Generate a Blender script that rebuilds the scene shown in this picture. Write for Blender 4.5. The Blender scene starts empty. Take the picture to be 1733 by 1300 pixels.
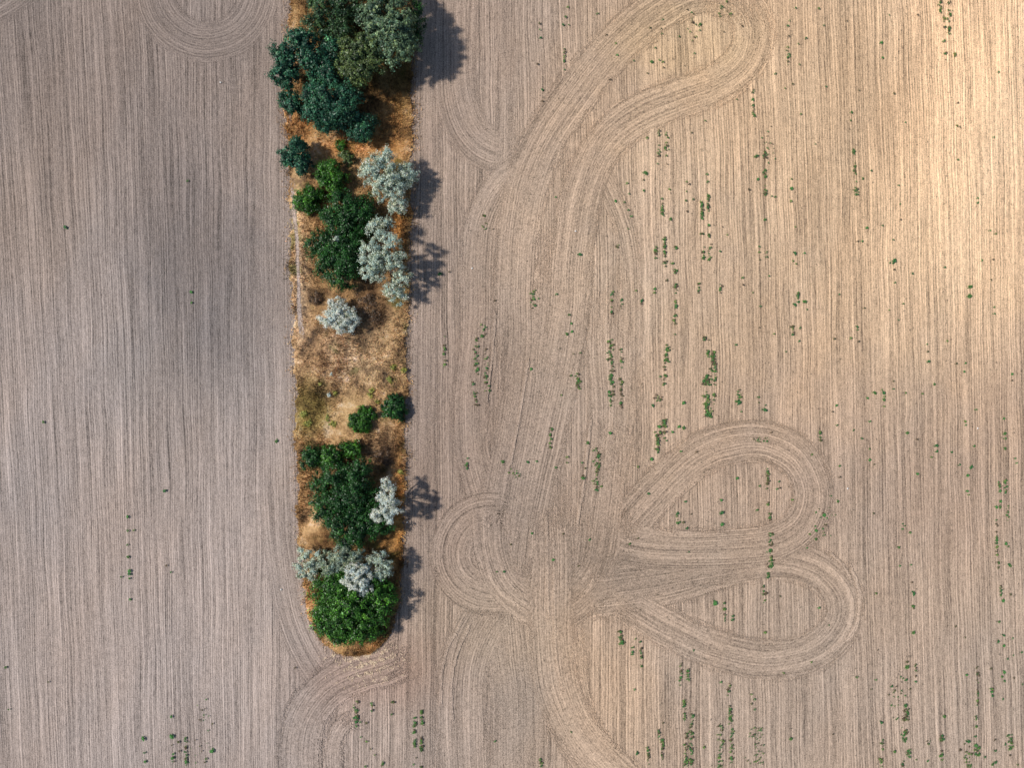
import bpy, math, random
import numpy as np
from mathutils import Vector

# ---------------------------------------------------------------- camera, sky, sun, exposure
S = bpy.context.scene
COL = S.collection
H = 120.0                                   # flying height of the camera in metres, 10 photo pixels = 1 m on the ground
cam_d = bpy.data.cameras.new('camera'); cam = bpy.data.objects.new('camera', cam_d); COL.objects.link(cam)
cam.location = (0, 0, H); cam.rotation_euler = (0, 0, 0)
cam_d.sensor_width = 36; cam_d.angle = 2*math.atan(86.65/H)
cam_d.clip_start = 0.5; cam_d.clip_end = 6000
S.camera = cam
SUN_EL = math.radians(46); SUN_AZ = math.radians(176)   # the sun stands to the left of the picture; SUN_AZ is its bearing from +x
w = bpy.data.worlds.new('World'); S.world = w; w.use_nodes = True
nt = w.node_tree; nt.nodes.clear()
sky = nt.nodes.new('ShaderNodeTexSky'); sky.sky_type = 'NISHITA'; sky.sun_disc = False
sky.sun_elevation = SUN_EL; sky.sun_rotation = math.pi/2 - SUN_AZ
bg = nt.nodes.new('ShaderNodeBackground'); bg.inputs['Strength'].default_value = 0.095
wo = nt.nodes.new('ShaderNodeOutputWorld')
nt.links.new(sky.outputs[0], bg.inputs[0]); nt.links.new(bg.outputs[0], wo.inputs[0])
sd = bpy.data.lights.new('sun', 'SUN'); sd.energy = 4.5; sd.angle = math.radians(2.5); sd.color = (1.0, 0.94, 0.87)
sun = bpy.data.objects.new('sun', sd); COL.objects.link(sun)
d = Vector((-math.cos(SUN_EL)*math.cos(SUN_AZ), -math.cos(SUN_EL)*math.sin(SUN_AZ), -math.sin(SUN_EL)))
sun.rotation_euler = d.to_track_quat('-Z', 'Y').to_euler(); sun.location = (-60, 0, 60)
S.view_settings.view_transform = 'Standard'; S.view_settings.look = 'None'
S.view_settings.gamma = 1; S.view_settings.use_curve_mapping = False
S.view_settings.exposure = 0.0

rng = np.random.default_rng(7); random.seed(7)

def gx(X): return (np.asarray(X, float)-866.5)/10
def gy(Y): return (650-np.asarray(Y, float))/10
def at(X, Y, z=0.0):                        # ground plan point of something z metres up
    k = (H-z)/H
    return float(gx(X))*k, float(gy(Y))*k

def tag(o, label=None, cat=None, group=None, kind=None):
    if label: o['label'] = label
    if cat: o['category'] = cat
    if group: o['group'] = group
    if kind: o['kind'] = kind
    return o
def empty(name, loc):
    o = bpy.data.objects.new(name, None); COL.objects.link(o); o.location = loc; o.empty_display_size = 0.5
    return o
def mesh_obj(name, V, F, mat, parent=None, uv=None, pcol=None, fcol=None, smooth=False, loc=None):
    """V (n,3), F (m,k) arrays; uv, pcol per vertex; fcol per face"""
    V = np.asarray(V, np.float32); F = np.asarray(F, np.int32)
    me = bpy.data.meshes.new(name); m, k = F.shape
    me.vertices.add(len(V)); me.vertices.foreach_set('co', V.ravel())
    me.loops.add(m*k); me.loops.foreach_set('vertex_index', F.ravel())
    me.polygons.add(m); me.polygons.foreach_set('loop_start', np.arange(m, dtype=np.int32)*k)
    me.update(calc_edges=True)
    if uv is not None:
        l = me.uv_layers.new(name='UVMap'); l.data.foreach_set('uv', np.asarray(uv, np.float32)[F.ravel()].ravel())
    if pcol is not None:
        a = me.color_attributes.new('tone', 'FLOAT_COLOR', 'POINT')
        a.data.foreach_set('color', np.c_[pcol, np.ones(len(V))].astype(np.float32).ravel())
    if fcol is not None:
        a = me.attributes.new('tone', 'FLOAT_COLOR', 'FACE')
        a.data.foreach_set('color', np.c_[fcol, np.ones(m)].astype(np.float32).ravel())
    if smooth: me.polygons.foreach_set('use_smooth', np.ones(m, dtype=bool))
    me.materials.append(mat); me.validate()
    o = bpy.data.objects.new(name, me); COL.objects.link(o)
    if parent: o.parent = parent
    if loc is not None: o.location = loc
    return o

# ---------------------------------------------------------------- materials
def newmat(name):
    m = bpy.data.materials.new(name); m.use_nodes = True
    n = m.node_tree; b = n.nodes['Principled BSDF']; b.inputs['Specular IOR Level'].default_value = 0.15
    b.inputs['Roughness'].default_value = 0.95
    return m, n, b
class N:                                    # tiny node helper
    def __init__(s, nt): s.t = nt
    def math(s, op, a, b=None, c=None, clamp=False):
        n = s.t.nodes.new('ShaderNodeMath'); n.operation = op; n.use_clamp = clamp
        for i, v in enumerate((a, b, c)):
            if v is None: continue
            if isinstance(v, (int, float)): n.inputs[i].default_value = v
            else: s.t.links.new(v, n.inputs[i])
        return n.outputs[0]
    def noise(s, vec, scale=1, detail=2, rough=0.5, dist=0):
        n = s.t.nodes.new('ShaderNodeTexNoise'); n.inputs['Scale'].default_value = scale
        n.inputs['Detail'].default_value = detail; n.inputs['Roughness'].default_value = rough
        n.inputs['Distortion'].default_value = dist
        s.t.links.new(vec, n.inputs['Vector']); return n.outputs['Fac']
    def xyz(s, x, y, z=0.0):
        n = s.t.nodes.new('ShaderNodeCombineXYZ')
        for i, v in enumerate((x, y, z)):
            if isinstance(v, (int, float)): n.inputs[i].default_value = v
            else: s.t.links.new(v, n.inputs[i])
        return n.outputs[0]
    def ramp(s, fac, stops):
        n = s.t.nodes.new('ShaderNodeValToRGB'); e = n.color_ramp.elements
        while len(e) < len(stops): e.new(0.5)
        for q, (p, c) in zip(e, stops):
            q.position = p; q.color = (c, c, c, 1) if isinstance(c, (int, float)) else (*c, 1)
        s.t.links.new(fac, n.inputs[0]); return n.outputs[0]
    def mix(s, fac, a, b, mode='MIX'):
        n = s.t.nodes.new('ShaderNodeMix'); n.data_type = 'RGBA'; n.blend_type = mode
        for i, v in ((0, fac), (6, a), (7, b)):
            if isinstance(v, (int, float)): n.inputs[i].default_value = v
            elif isinstance(v, tuple): n.inputs[i].default_value = (*v, 1)
            else: s.t.links.new(v, n.inputs[i])
        return n.outputs[2]
    def attr(s, name):
        n = s.t.nodes.new('ShaderNodeAttribute'); n.attribute_name = name; return n.outputs['Color']
    def objco(s):
        return s.t.nodes.new('ShaderNodeTexCoord').outputs['Object']
    def bump(s, h, dist, strength, bsdf):
        n = s.t.nodes.new('ShaderNodeBump'); n.inputs['Distance'].default_value = dist
        n.inputs['Strength'].default_value = strength
        s.t.links.new(h, n.inputs['Height']); s.t.links.new(n.outputs[0], bsdf.inputs['Normal'])

def soil_material(name, contrast=1.0, clod=1.0, bold=1.0, fade=False):
    """tilled soil: fine furrows along v, bolder ridges, clods; soil colour, with painted glow and cloud shade, comes with the mesh"""
    m, t, b = newmat(name); n = N(t)
    sep = t.nodes.new('ShaderNodeSeparateXYZ'); t.links.new(t.nodes.new('ShaderNodeTexCoord').outputs['UV'], sep.inputs[0])
    u0, v = sep.outputs[0], sep.outputs[1]
    wob = n.noise(n.xyz(n.math('MULTIPLY', u0, 0.12), n.math('MULTIPLY', v, 0.07)), 1, 1)
    u = n.math('ADD', u0, n.math('MULTIPLY', n.math('SUBTRACT', wob, 0.5), 0.9))
    oc = n.objco()
    fine = n.noise(n.xyz(n.math('MULTIPLY', u, 3.1), n.math('MULTIPLY', v, 0.045)), 1, 2, 0.6)
    mid = n.noise(n.xyz(n.math('MULTIPLY', u, 1.15), n.math('MULTIPLY', v, 0.014), 5.0), 1, 3, 0.6)
    band = n.noise(n.xyz(n.math('MULTIPLY', u, 0.22), n.math('MULTIPLY', v, 0.012), 9.0), 1, 2, 0.5)
    ln = n.noise(n.xyz(n.math('MULTIPLY', u, 0.62), n.math('MULTIPLY', v, 0.004), 2.0), 1, 1, 0.5)
    ridge = n.math('SUBTRACT', 1.0, n.math('DIVIDE', n.math('ABSOLUTE', n.math('SUBTRACT', ln, 0.5)), 0.065), clamp=True)
    ln2 = n.noise(n.xyz(n.math('MULTIPLY', u, 0.75), n.math('MULTIPLY', v, 0.006), 7.0), 1, 1, 0.5)
    groove = n.math('SUBTRACT', 1.0, n.math('DIVIDE', n.math('ABSOLUTE', n.math('SUBTRACT', ln2, 0.47)), 0.055), clamp=True)
    brk = n.noise(n.xyz(n.math('MULTIPLY', u, 0.5), n.math('MULTIPLY', v, 0.06), 3.0), 1, 2)
    brk = n.ramp(brk, [(0.38, 0.1), (0.62, 1.0)])
    ridge = n.math('MULTIPLY', ridge, brk); groove = n.math('MULTIPLY', groove, brk)
    clods = n.noise(oc, 4.6, 4, 0.9)
    grain = n.noise(oc, 1.3, 3, 0.6)
    dash = n.noise(n.xyz(n.math('MULTIPLY', u, 4.2), n.math('MULTIPLY', v, 0.75), 1.0), 1, 3, 0.7)
    def c(x, k): return n.math('MULTIPLY', n.math('SUBTRACT', x, 0.5), k)
    per = n.math('MULTIPLY', n.math('SINE', n.math('MULTIPLY', u, 6.2832/0.43)), 0.12*contrast)
    h = n.math('ADD', per, n.math('ADD', c(fine, 1.9*contrast), c(mid, 0.42*contrast)))
    h = n.math('ADD', h, c(band, 0.3)); h = n.math('ADD', h, c(dash, 1.5*contrast))
    h = n.math('ADD', h, c(clods, 2.9*clod)); h = n.math('ADD', h, c(grain, 0.25))
    h = n.math('ADD', h, n.math('MULTIPLY', ridge, 0.30*bold)); h = n.math('SUBTRACT', h, n.math('MULTIPLY', groove, 0.18*bold))
    f = n.math('MAXIMUM', n.math('ADD', 1.0, h), 0.25)
    # the crests dry pale, the furrow bottoms stay moist and darker
    col = n.mix(1.0, n.attr('tone'), n.xyz(f, f, f), 'MULTIPLY')
    dark = n.ramp(n.noise(oc, 3.4, 2, 0.6), [(0.64, 0.0), (0.70, 1.0)])
    col = n.mix(n.math('MULTIPLY', dark, 0.55), col, (0.10, 0.065, 0.045))
    pale = n.ramp(n.noise(oc, 4.2, 2, 0.5), [(0.68, 0.0), (0.74, 1.0)])
    col = n.mix(n.math('MULTIPLY', pale, 0.5), col, (0.62, 0.48, 0.35))
    t.links.new(col, b.inputs['Base Color'])
    n.bump(h, 0.10, 0.5, b)
    if fade:                                 # furrows of a pass run out one by one where the implement was lifted
        fa = t.nodes.new('ShaderNodeAttribute'); fa.attribute_name = 'fade'
        st = n.noise(n.xyz(n.math('MULTIPLY', u, 2.0), n.math('MULTIPLY', v, 0.25), 4.0), 1, 2, 0.6)
        al = n.math('ADD', fa.outputs['Fac'], n.math('MULTIPLY', n.math('SUBTRACT', st, 0.5), 1.8))
        al = n.math('ADD', al, n.math('MULTIPLY', n.math('SUBTRACT', n.noise(oc, 5.5, 2, 0.7), 0.5), 2.4))
        al = n.math('MULTIPLY', n.math('SUBTRACT', al, 0.42), 12.0, clamp=True)
        tp = t.nodes.new('ShaderNodeBsdfTransparent'); mx = t.nodes.new('ShaderNodeMixShader')
        t.links.new(al, mx.inputs[0]); t.links.new(tp.outputs[0], mx.inputs[1]); t.links.new(b.outputs[0], mx.inputs[2])
        t.links.new(mx.outputs[0], t.nodes['Material Output'].inputs[0])
    return m
M_SOIL = soil_material('field_soil')
M_TRACK = soil_material('turned_soil', 0.75, 1.1, 0.9, True)
M_ROUGH = soil_material('rough_turned_soil', 0.7, 1.3, 0.5, True)

M_RIDGE = soil_material('dusty_ridge', 0.5, 1.2, 0.3, True)
def verge_material(name, blade):
    m, t, b = newmat(name); n = N(t); oc = n.objco()
    a = n.noise(oc, 0.16, 4, 0.6, 0.4); f = n.noise(oc, 1.1, 4, 0.65)
    x = n.math('ADD', n.math('MULTIPLY', a, 0.6), n.math('MULTIPLY', f, 0.4))
    c = n.ramp(x, [(0.36, (0.10, 0.062, 0.034)), (0.44, (0.26, 0.15, 0.068)), (0.50, (0.42, 0.25, 0.11)),
                   (0.56, (0.58, 0.36, 0.165)), (0.64, (0.68, 0.49, 0.30))])
    g = n.ramp(n.noise(oc, 0.23, 3, 0.6, 0.3), [(0.58, 0.0), (0.68, 0.75)])
    c = n.mix(g, c, (0.15, 0.13, 0.035))
    c = n.mix(1.0, c, n.attr('tone'), 'MULTIPLY')
    t.links.new(c, b.inputs['Base Color'])
    if not blade: n.bump(n.noise(oc, 2.2, 5, 0.7), 0.25, 0.8, b)
    return m
M_VERGE = verge_material('dry_grass_ground', False)
M_BLADE = verge_material('dry_grass_blades', True)

def leaf_material(name, trans=0.12, rough=0.42, spec=0.35):
    m, t, b = newmat(name); n = N(t)
    col = n.attr('tone'); t.links.new(col, b.inputs['Base Color'])
    b.inputs['Roughness'].default_value = rough; b.inputs['Specular IOR Level'].default_value = spec
    tr = t.nodes.new('ShaderNodeBsdfTranslucent'); t.links.new(col, tr.inputs['Color'])
    mx = t.nodes.new('ShaderNodeMixShader'); mx.inputs[0].default_value = trans
    t.links.new(b.outputs[0], mx.inputs[1]); t.links.new(tr.outputs[0], mx.inputs[2])
    t.links.new(mx.outputs[0], t.nodes['Material Output'].inputs[0])
    return m
M_LEAF = leaf_material('green_leaves'); M_SILVER = leaf_material('silver_leaves', 0.12, 0.6, 0.3)
M_WEED = leaf_material('weed_leaves', 0.15, 0.7, 0.15)
def bark_material():
    m, t, b = newmat('bark'); n = N(t); oc = n.objco()
    c = n.ramp(n.noise(oc, 6, 4, 0.7), [(0.35, (0.06, 0.045, 0.035)), (0.65, (0.19, 0.15, 0.12))])
    t.links.new(c, b.inputs['Base Color']); n.bump(n.noise(oc, 14, 3), 0.03, 0.6, b); return m
M_BARK = bark_material()
def flat_noise(name, c1, c2, scale=8):
    m, t, b = newmat(name); n = N(t)
    t.links.new(n.ramp(n.noise(n.objco(), scale, 3), [(0.35, c1), (0.65, c2)]), b.inputs['Base Color']); return m
M_STRAW = flat_noise('straw', (0.52, 0.37, 0.23), (0.82, 0.68, 0.50))
M_STONE = flat_noise('stone', (0.55, 0.53, 0.50), (0.8, 0.78, 0.75))

# ---------------------------------------------------------------- soil colour of the place (tone patches, with corner glow and cloud shade painted in)
_w = [(rng.uniform(0, 6.28), rng.uniform(0, 6.28), f) for f in (0.02, 0.031, 0.047, 0.07, 0.11, 0.16, 0.23, 0.3)]
def waves(x, y, ph=0.0):
    s = 0
    for i, (an, p, f) in enumerate(_w):
        s = s + np.sin((x*math.cos(an+ph)+y*math.sin(an+ph))*f*6.28/1.6+p*(1+ph))/(1+i*0.35)
    return s/3.2
def blob(X, Y, cx, cy, rx, ry, warp=0.28):
    x = (X-cx)/rx; y = (Y-cy)/ry
    d = np.sqrt(x*x+y*y) + warp*waves(X/10*1.7, Y/10*1.7, cx*0.01)
    return 1/(1+np.exp((d-1)*4.5))
PATCH = [ # centre, radii (photo pixels = 0.1 m), colour factor on the soil there
    (1733, 60, 230, 420, (1.46, 1.45, 1.42)), (1600, 150, 460, 480, (1.27, 1.21, 1.08)), (1430, 330, 560, 420, (1.10, 1.07, 1.0)),  # warm hazy glow of the corner, painted into the soil colour
    (1640, 200, 120, 330, (1.08, 1.06, 1.04)),  # more of the painted corner glow
    (100, 180, 360, 280, (0.74, 0.74, 0.74)), (350, 470, 110, 170, (0.64, 0.66, 0.69)), (230, 640, 70, 90, (0.86, 0.88, 0.9)), (60, 830, 60, 120, (0.88, 0.9, 0.92)), (60, 380, 90, 120, (1.08, 1.06, 1.03)),  # the dark blotches are cloud shade painted into the soil colour
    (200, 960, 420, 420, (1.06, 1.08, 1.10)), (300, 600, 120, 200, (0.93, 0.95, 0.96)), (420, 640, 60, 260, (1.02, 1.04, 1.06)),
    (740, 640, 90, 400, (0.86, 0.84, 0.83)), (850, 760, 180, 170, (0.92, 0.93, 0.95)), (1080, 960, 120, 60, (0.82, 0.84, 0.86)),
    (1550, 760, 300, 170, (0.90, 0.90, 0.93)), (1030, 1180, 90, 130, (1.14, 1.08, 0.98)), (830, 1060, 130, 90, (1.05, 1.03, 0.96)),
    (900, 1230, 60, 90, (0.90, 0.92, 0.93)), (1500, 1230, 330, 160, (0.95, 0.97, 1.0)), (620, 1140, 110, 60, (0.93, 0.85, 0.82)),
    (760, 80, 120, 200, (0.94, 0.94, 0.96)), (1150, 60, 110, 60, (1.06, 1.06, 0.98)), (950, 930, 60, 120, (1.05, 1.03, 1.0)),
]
def soil_light_tone(x, y, gain=1.0):
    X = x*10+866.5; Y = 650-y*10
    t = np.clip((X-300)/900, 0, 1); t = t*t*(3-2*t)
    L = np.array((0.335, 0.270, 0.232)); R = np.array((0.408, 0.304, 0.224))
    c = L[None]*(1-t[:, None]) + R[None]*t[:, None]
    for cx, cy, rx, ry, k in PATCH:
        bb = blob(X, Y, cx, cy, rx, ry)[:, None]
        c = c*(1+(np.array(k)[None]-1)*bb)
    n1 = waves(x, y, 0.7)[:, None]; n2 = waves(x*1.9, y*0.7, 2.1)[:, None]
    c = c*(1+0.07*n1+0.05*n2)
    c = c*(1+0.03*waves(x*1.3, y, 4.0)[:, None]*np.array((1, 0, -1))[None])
    return c*gain

def grid(x0, x1, y0, y1, nx, ny):
    xs = np.linspace(x0, x1, nx+1); ys = np.linspace(y0, y1, ny+1)
    gxx, gyy = np.meshgrid(xs, ys); V = np.c_[gxx.ravel(), gyy.ravel()]
    i = np.arange(ny)[:, None]*(nx+1)+np.arange(nx)[None]
    F = np.stack([i, i+1, i+nx+2, i+nx+1], -1).reshape(-1, 4)
    return V, F

# the ground as one great sheet, and the two fields on it
V, F = grid(-2500, 2500, -2500, 2500, 50, 50)
tag(mesh_obj('ground', np.c_[V, np.full(len(V), -0.03)], F, M_SOIL, uv=V, pcol=np.tile((0.32, 0.24, 0.195), (len(V), 1))), kind='structure')
V, F = grid(-170, -30, -130, 130, 140, 260)
X = V[:, 0]*10+866.5; Y = 650-V[:, 1]*10
s = 0.066*np.clip(1-X/480, -0.1, 1.6); Uu = X - s*(Y-0.00004*(Y-600)**2*4)
tag(mesh_obj('left_field', np.c_[V, np.full(len(V), -0.01)], F, M_SOIL, uv=np.c_[Uu/10, V[:, 1]], pcol=soil_light_tone(V[:, 0], V[:, 1])), kind='structure')
V, F = grid(-30, 170, -130, 130, 200, 260)
X = V[:, 0]*10+866.5; Y = 650-V[:, 1]*10
s = 0.028*np.clip((X-900)/400, 0, 1)
Uu = X - s*Y + 3.0*np.sin(Y/260+X/400)
tag(mesh_obj('right_field', np.c_[V, np.full(len(V), -0.01)], F, M_SOIL, uv=np.c_[Uu/10+50, V[:, 1]], pcol=soil_light_tone(V[:, 0], V[:, 1])), kind='structure')

# ---------------------------------------------------------------- curved passes of the tillage implement
def smooth_path(P, step=0.6):
    P = np.array(P, float); n = len(P); out = []
    Q = np.vstack([2*P[0]-P[1], P, 2*P[-1]-P[-2]])
    for i in range(n-1):
        p0, p1, p2, p3 = Q[i:i+4]; L = np.linalg.norm((p2-p1)[:2]); k = max(2, int(L/(step*10)))
        t = (np.arange(k)/k)[:, None]
        out.append(0.5*((2*p1)+(-p0+p2)*t+(2*p0-5*p1+4*p2-p3)*t*t+(-p0+3*p1-3*p2+p3)*t**3))
    out.append(P[-1:]); R = np.vstack(out)
    for _ in range(3):                       # even out the bends
        R[1:-1] = (R[:-2]+2*R[1:-1]+R[2:])/4
    return R
layer = [0]
def track(pts, wd, mat=None, gain=1.0, nx=24, endfade=6.0, zo=0.0, name='tillage_track'):
    P = [(p[0], p[1], p[2] if len(p) > 2 else wd) for p in pts]
    R = smooth_path(P); x = gx(R[:, 0]); y = gy(R[:, 1]); w_ = R[:, 2]/10
    tx = np.gradient(x); ty = np.gradient(y); L = np.hypot(tx, ty); tx /= L; ty /= L
    nxx, nyy = -ty, tx; s = np.concatenate([[0], np.cumsum(np.hypot(np.diff(x), np.diff(y)))])
    q = np.linspace(-0.5, 0.5, nx+1); off = w_[:, None]*q[None]
    j = rng.normal(0, 0.10, (len(x), 2)); off[:, 0] += j[:, 0]; off[:, -1] += j[:, 1]
    VX = x[:, None]+nxx[:, None]*off; VY = y[:, None]+nyy[:, None]*off
    layer[0] += 1; z = layer[0]*0.004+zo
    fd = np.minimum(s, s[-1]-s)/endfade
    fd = np.repeat(fd, nx+1).reshape(VX.shape); ed = (0.5-np.abs(q))[None]*w_[:, None]/min(1.8, wd/25)+0.10
    fd = np.minimum(fd, ed).clip(0, 1.5).ravel()
    Vv = np.c_[VX.ravel(), VY.ravel(), z+0.0035*np.repeat(s/s[-1], nx+1)]
    o1, o2 = rng.uniform(0, 900), rng.uniform(0, 900)
    UV = np.c_[off.ravel()+o1, (np.repeat(s, nx+1))+o2]
    i = np.arange(len(x)-1)[:, None]*(nx+1)+np.arange(nx)[None]
    Ff = np.stack([i, i+nx+1, i+nx+2, i+1], -1).reshape(-1, 4)
    tone = soil_light_tone(Vv[:, 0], Vv[:, 1], gain)
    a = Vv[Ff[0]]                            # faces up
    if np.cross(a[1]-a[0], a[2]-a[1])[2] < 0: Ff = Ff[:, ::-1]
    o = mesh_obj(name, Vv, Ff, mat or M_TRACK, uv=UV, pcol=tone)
    a_ = o.data.attributes.new('fade', 'FLOAT', 'POINT'); a_.data.foreach_set('value', fd.astype(np.float32))
    return tag(o, kind='structure')

def arc(cx, cy, r, a0, a1, n=9, ry=None):    # photo pixels, degrees counter-clockwise from right
    return [(cx+r*math.cos(math.radians(a)), cy-(ry or r)*math.sin(math.radians(a))) for a in np.linspace(a0, a1, n)]

# left field
track([(460, -120), (461, 100), (462, 400), (466, 650), (470, 850), (478, 950), (498, 1050), (528, 1120), (575, 1185)], 66)
track(arc(350, -18, 88, 150, 390, 16), 80)
track([(-160, 60), (-60, 25), (0, -2), (52, -45), (90, -110)], 84)
# right of the verge
track([(724, -100), (722, 200), (718, 500), (716, 800), (714, 1000), (712, 1400)], 58, gain=0.97)
track([(770, -100), (770, 100), (774, 170), (795, 225), (835, 255), (900, 262)], 84)
track([(856, -100), (856, 100), (853, 250), (850, 420)], 36)
track([(950, 560), (985, 420), (1010, 300), (1035, 330), (1060, 400), (1068, 520), (1066, 700)], 46, endfade=14)
track([(880, 1420), (878, 1200), (870, 1100), (860, 1000)], 110, M_ROUGH)
track([(840, 1020), (812, 1060), (790, 1110), (780, 1180), (782, 1250), (792, 1400)], 96)
track([(960, 240), (900, 275), (850, 312), (820, 365), (808, 430), (806, 560), (797, 680), (800, 770), (822, 850), (860, 930)], 70, endfade=14)
track([(1075, 1400), (1020, 1330), (960, 1180), (945, 1000), (950, 800)], 90, M_ROUGH, endfade=14)
# trunk of passes in the middle
track([(1040, 470), (1030, 560), (1035, 700), (1020, 860), (1010, 960), (985, 1040)], 90, endfade=14)
track([(962, 380), (960, 500), (940, 640), (905, 800), (880, 930), (880, 1050)], 92, endfade=14)
track([(905, 380), (900, 480), (890, 600), (870, 740), (845, 870), (830, 960)], 84, M_ROUGH, 0.96, endfade=14)
# tear-shaped loop at the top: the near leg, the far leg lies over it
track([(1262, 20), (1215, -15), (1160, -10), (1100, 25), (1030, 88), (968, 165), (918, 245), (885, 340), (872, 450), (872, 560), (866, 680)], 84, endfade=14)
track([(1200, -14), (1250, 2), (1275, 45), (1262, 100), (1215, 140), (1140, 168), (1072, 198), (1018, 250), (985, 325), (968, 430), (960, 540), (940, 680)], 80, endfade=14)
# small turn above the verge tip
track(arc(832, 938, 66, 62, 285, 14)+[(900, 1012), (940, 1010)], 88)
track([(826, 850), (832, 930), (852, 985), (890, 1022), (950, 1050)], 76)
track([(1030, 850), (1030, 920), (1012, 975), (975, 1015), (920, 1050)], 82)
# two loops to the right
track([(985, 1012), (1060, 1005), (1150, 985), (1240, 958), (1320, 948), (1385, 965), (1425, 1010), (1418, 1065), (1370, 1105), (1290, 1117), (1200, 1095), (1120, 1058), (1040, 1015)], 78)
track([(1010, 985), (1080, 975), (1160, 962), (1260, 940)], 80, M_ROUGH, 0.95)
track([(1048, 905), (1110, 835), (1175, 775), (1240, 750), (1300, 748), (1350, 775), (1376, 830), (1362, 885), (1315, 918), (1240, 930), (1150, 932), (1080, 925), (1030, 915)], 82)
# last passes over the middle
track([(1035, 700), (1033, 800), (1022, 900), (1008, 1000)], 58, endfade=14)
track([(932, 860), (933, 1000), (935, 1100), (948, 1180), (985, 1250), (1040, 1310), (1100, 1360)], 86, gain=1.05)
# turn below the verge tip
track([(700, 1105), (650, 1128), (600, 1140), (555, 1165), (520, 1210), (508, 1262), (512, 1330), (530, 1400)], 84)
track([(620, 1215), (585, 1225), (566, 1260), (566, 1310), (580, 1400)], 40)

# pale dusty ridges pushed up at the edge of some passes
for P_, w_, g_ in (([(823, 945), (829, 975), (848, 1005), (890, 1031)], 9, 1.35), ([(846, 940), (853, 972), (868, 995), (890, 1011)], 6, 1.25),
                   ([(1003, 952), (994, 972), (978, 998)], 8, 1.3), ([(1010, 968), (998, 995), (976, 1016)], 8, 1.25), ([(1432, 950), (1450, 985), (1455, 1030), (1440, 1075), (1395, 1108)], 8, 1.22),
                   ([(1392, 925), (1425, 955), (1444, 990)], 6, 1.15), ([(1130, 812), (1190, 762), (1260, 742), (1320, 755)], 5, 1.15), ([(745, 1210), (749, 1130), (766, 1080), (790, 1040)], 7, 1.22),
                   ([(765, 1230), (764, 1150), (778, 1095), (802, 1050)], 7, 1.2), ([(925, 860), (926, 960), (928, 1060)], 7, 1.2), ([(936, 900), (938, 1000), (940, 1100), (955, 1180)], 6, 1.18),
                   ([(840, 520), (833, 600), (822, 700)], 5, 1.15), ([(1000, 700), (990, 800), (975, 900)], 6, 1.12), ([(895, 600), (880, 700), (862, 800)], 6, 1.12)):
    track(P_, w_, M_RIDGE, g_, nx=6, endfade=2.5)

# ---------------------------------------------------------------- the verge: dry grass ground
VL = [(494, -150), (493, 0), (484, 120), (484, 220), (491, 300), (493, 450), (499, 600), (503, 800), (508, 920), (517, 1000), (530, 1060), (552, 1092), (585, 1110), (625, 1104)]
VR = [(702, -150), (699, 0), (697, 150), (696, 300), (693, 450), (688, 600), (686, 720), (684, 850), (679, 950), (676, 1020), (664, 1062), (650, 1085), (636, 1098), (626, 1104)]
def side(Pp, n=500):
    P = smooth_path([(a, b, 0) for a, b in Pp], 0.3)[:, :2]
    s = np.concatenate([[0], np.cumsum(np.hypot(*np.diff(P, axis=0).T))]); q = np.linspace(0, s[-1], n)
    R = np.c_[np.interp(q, s, P[:, 0]), np.interp(q, s, P[:, 1])]
    yy = R[:, 1]; wig = (2.2*np.sin(yy/23+R[0, 0])+1.6*np.sin(yy/9.3)+1.2*np.sin(yy/4.1+2))*np.clip((1090-yy)/60, 0, 1)
    R[:, 0] += wig; return R
Ls, Rs = side(VL), side(VR)
nx = 24; q = np.linspace(0, 1, nx+1)
G = Ls[:, None, :]*(1-q)[None, :, None]+Rs[:, None, :]*q[None, :, None]
G[:-1, 0] += rng.normal(0, 1.8, (len(Ls)-1, 2)); G[:-1, -1] += rng.normal(0, 1.8, (len(Ls)-1, 2))
Vx = gx(G[..., 0]).ravel(); Vy = gy(G[..., 1]).ravel()
lift = (0.13+0.30*np.sin(np.pi*q)**0.5)[None]*np.ones((len(Ls), 1)); Vz = lift.ravel()+0.05*waves(Vx*5, Vy*5)
i = np.arange(len(Ls)-1)[:, None]*(nx+1)+np.arange(nx)[None]
F = np.stack([i, i+nx+1, i+nx+2, i+1], -1).reshape(-1, 4)
VP = [ # dry patches by look: pale straw, rusty, dark
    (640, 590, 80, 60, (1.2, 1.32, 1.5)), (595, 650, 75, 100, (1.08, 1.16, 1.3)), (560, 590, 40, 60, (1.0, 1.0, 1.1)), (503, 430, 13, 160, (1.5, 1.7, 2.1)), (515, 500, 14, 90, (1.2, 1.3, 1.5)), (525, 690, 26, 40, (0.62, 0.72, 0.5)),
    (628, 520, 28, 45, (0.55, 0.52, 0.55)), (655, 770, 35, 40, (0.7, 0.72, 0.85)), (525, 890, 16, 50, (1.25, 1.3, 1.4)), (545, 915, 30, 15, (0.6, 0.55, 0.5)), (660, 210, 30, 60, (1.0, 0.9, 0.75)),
    (510, 215, 20, 30, (1.0, 0.85, 0.7)), (600, 250, 60, 14, (1.1, 0.88, 0.7)), (680, 90, 20, 90, (0.7, 0.72, 0.6)), (600, 60, 90, 90, (0.5, 0.55, 0.42)), (650, 880, 20, 70, (1.1, 0.98, 0.75)), (675, 850, 9, 120, (1.25, 1.1, 0.8)), (585, 690, 50, 30, (1.0, 1.0, 0.95)), (670, 400, 15, 40, (1.1, 0.9, 0.6)), (620, 1098, 45, 12, (1.35, 1.35, 1.3)), (520, 1030, 12, 40, (1.25, 1.15, 1.1)),
]
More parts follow.
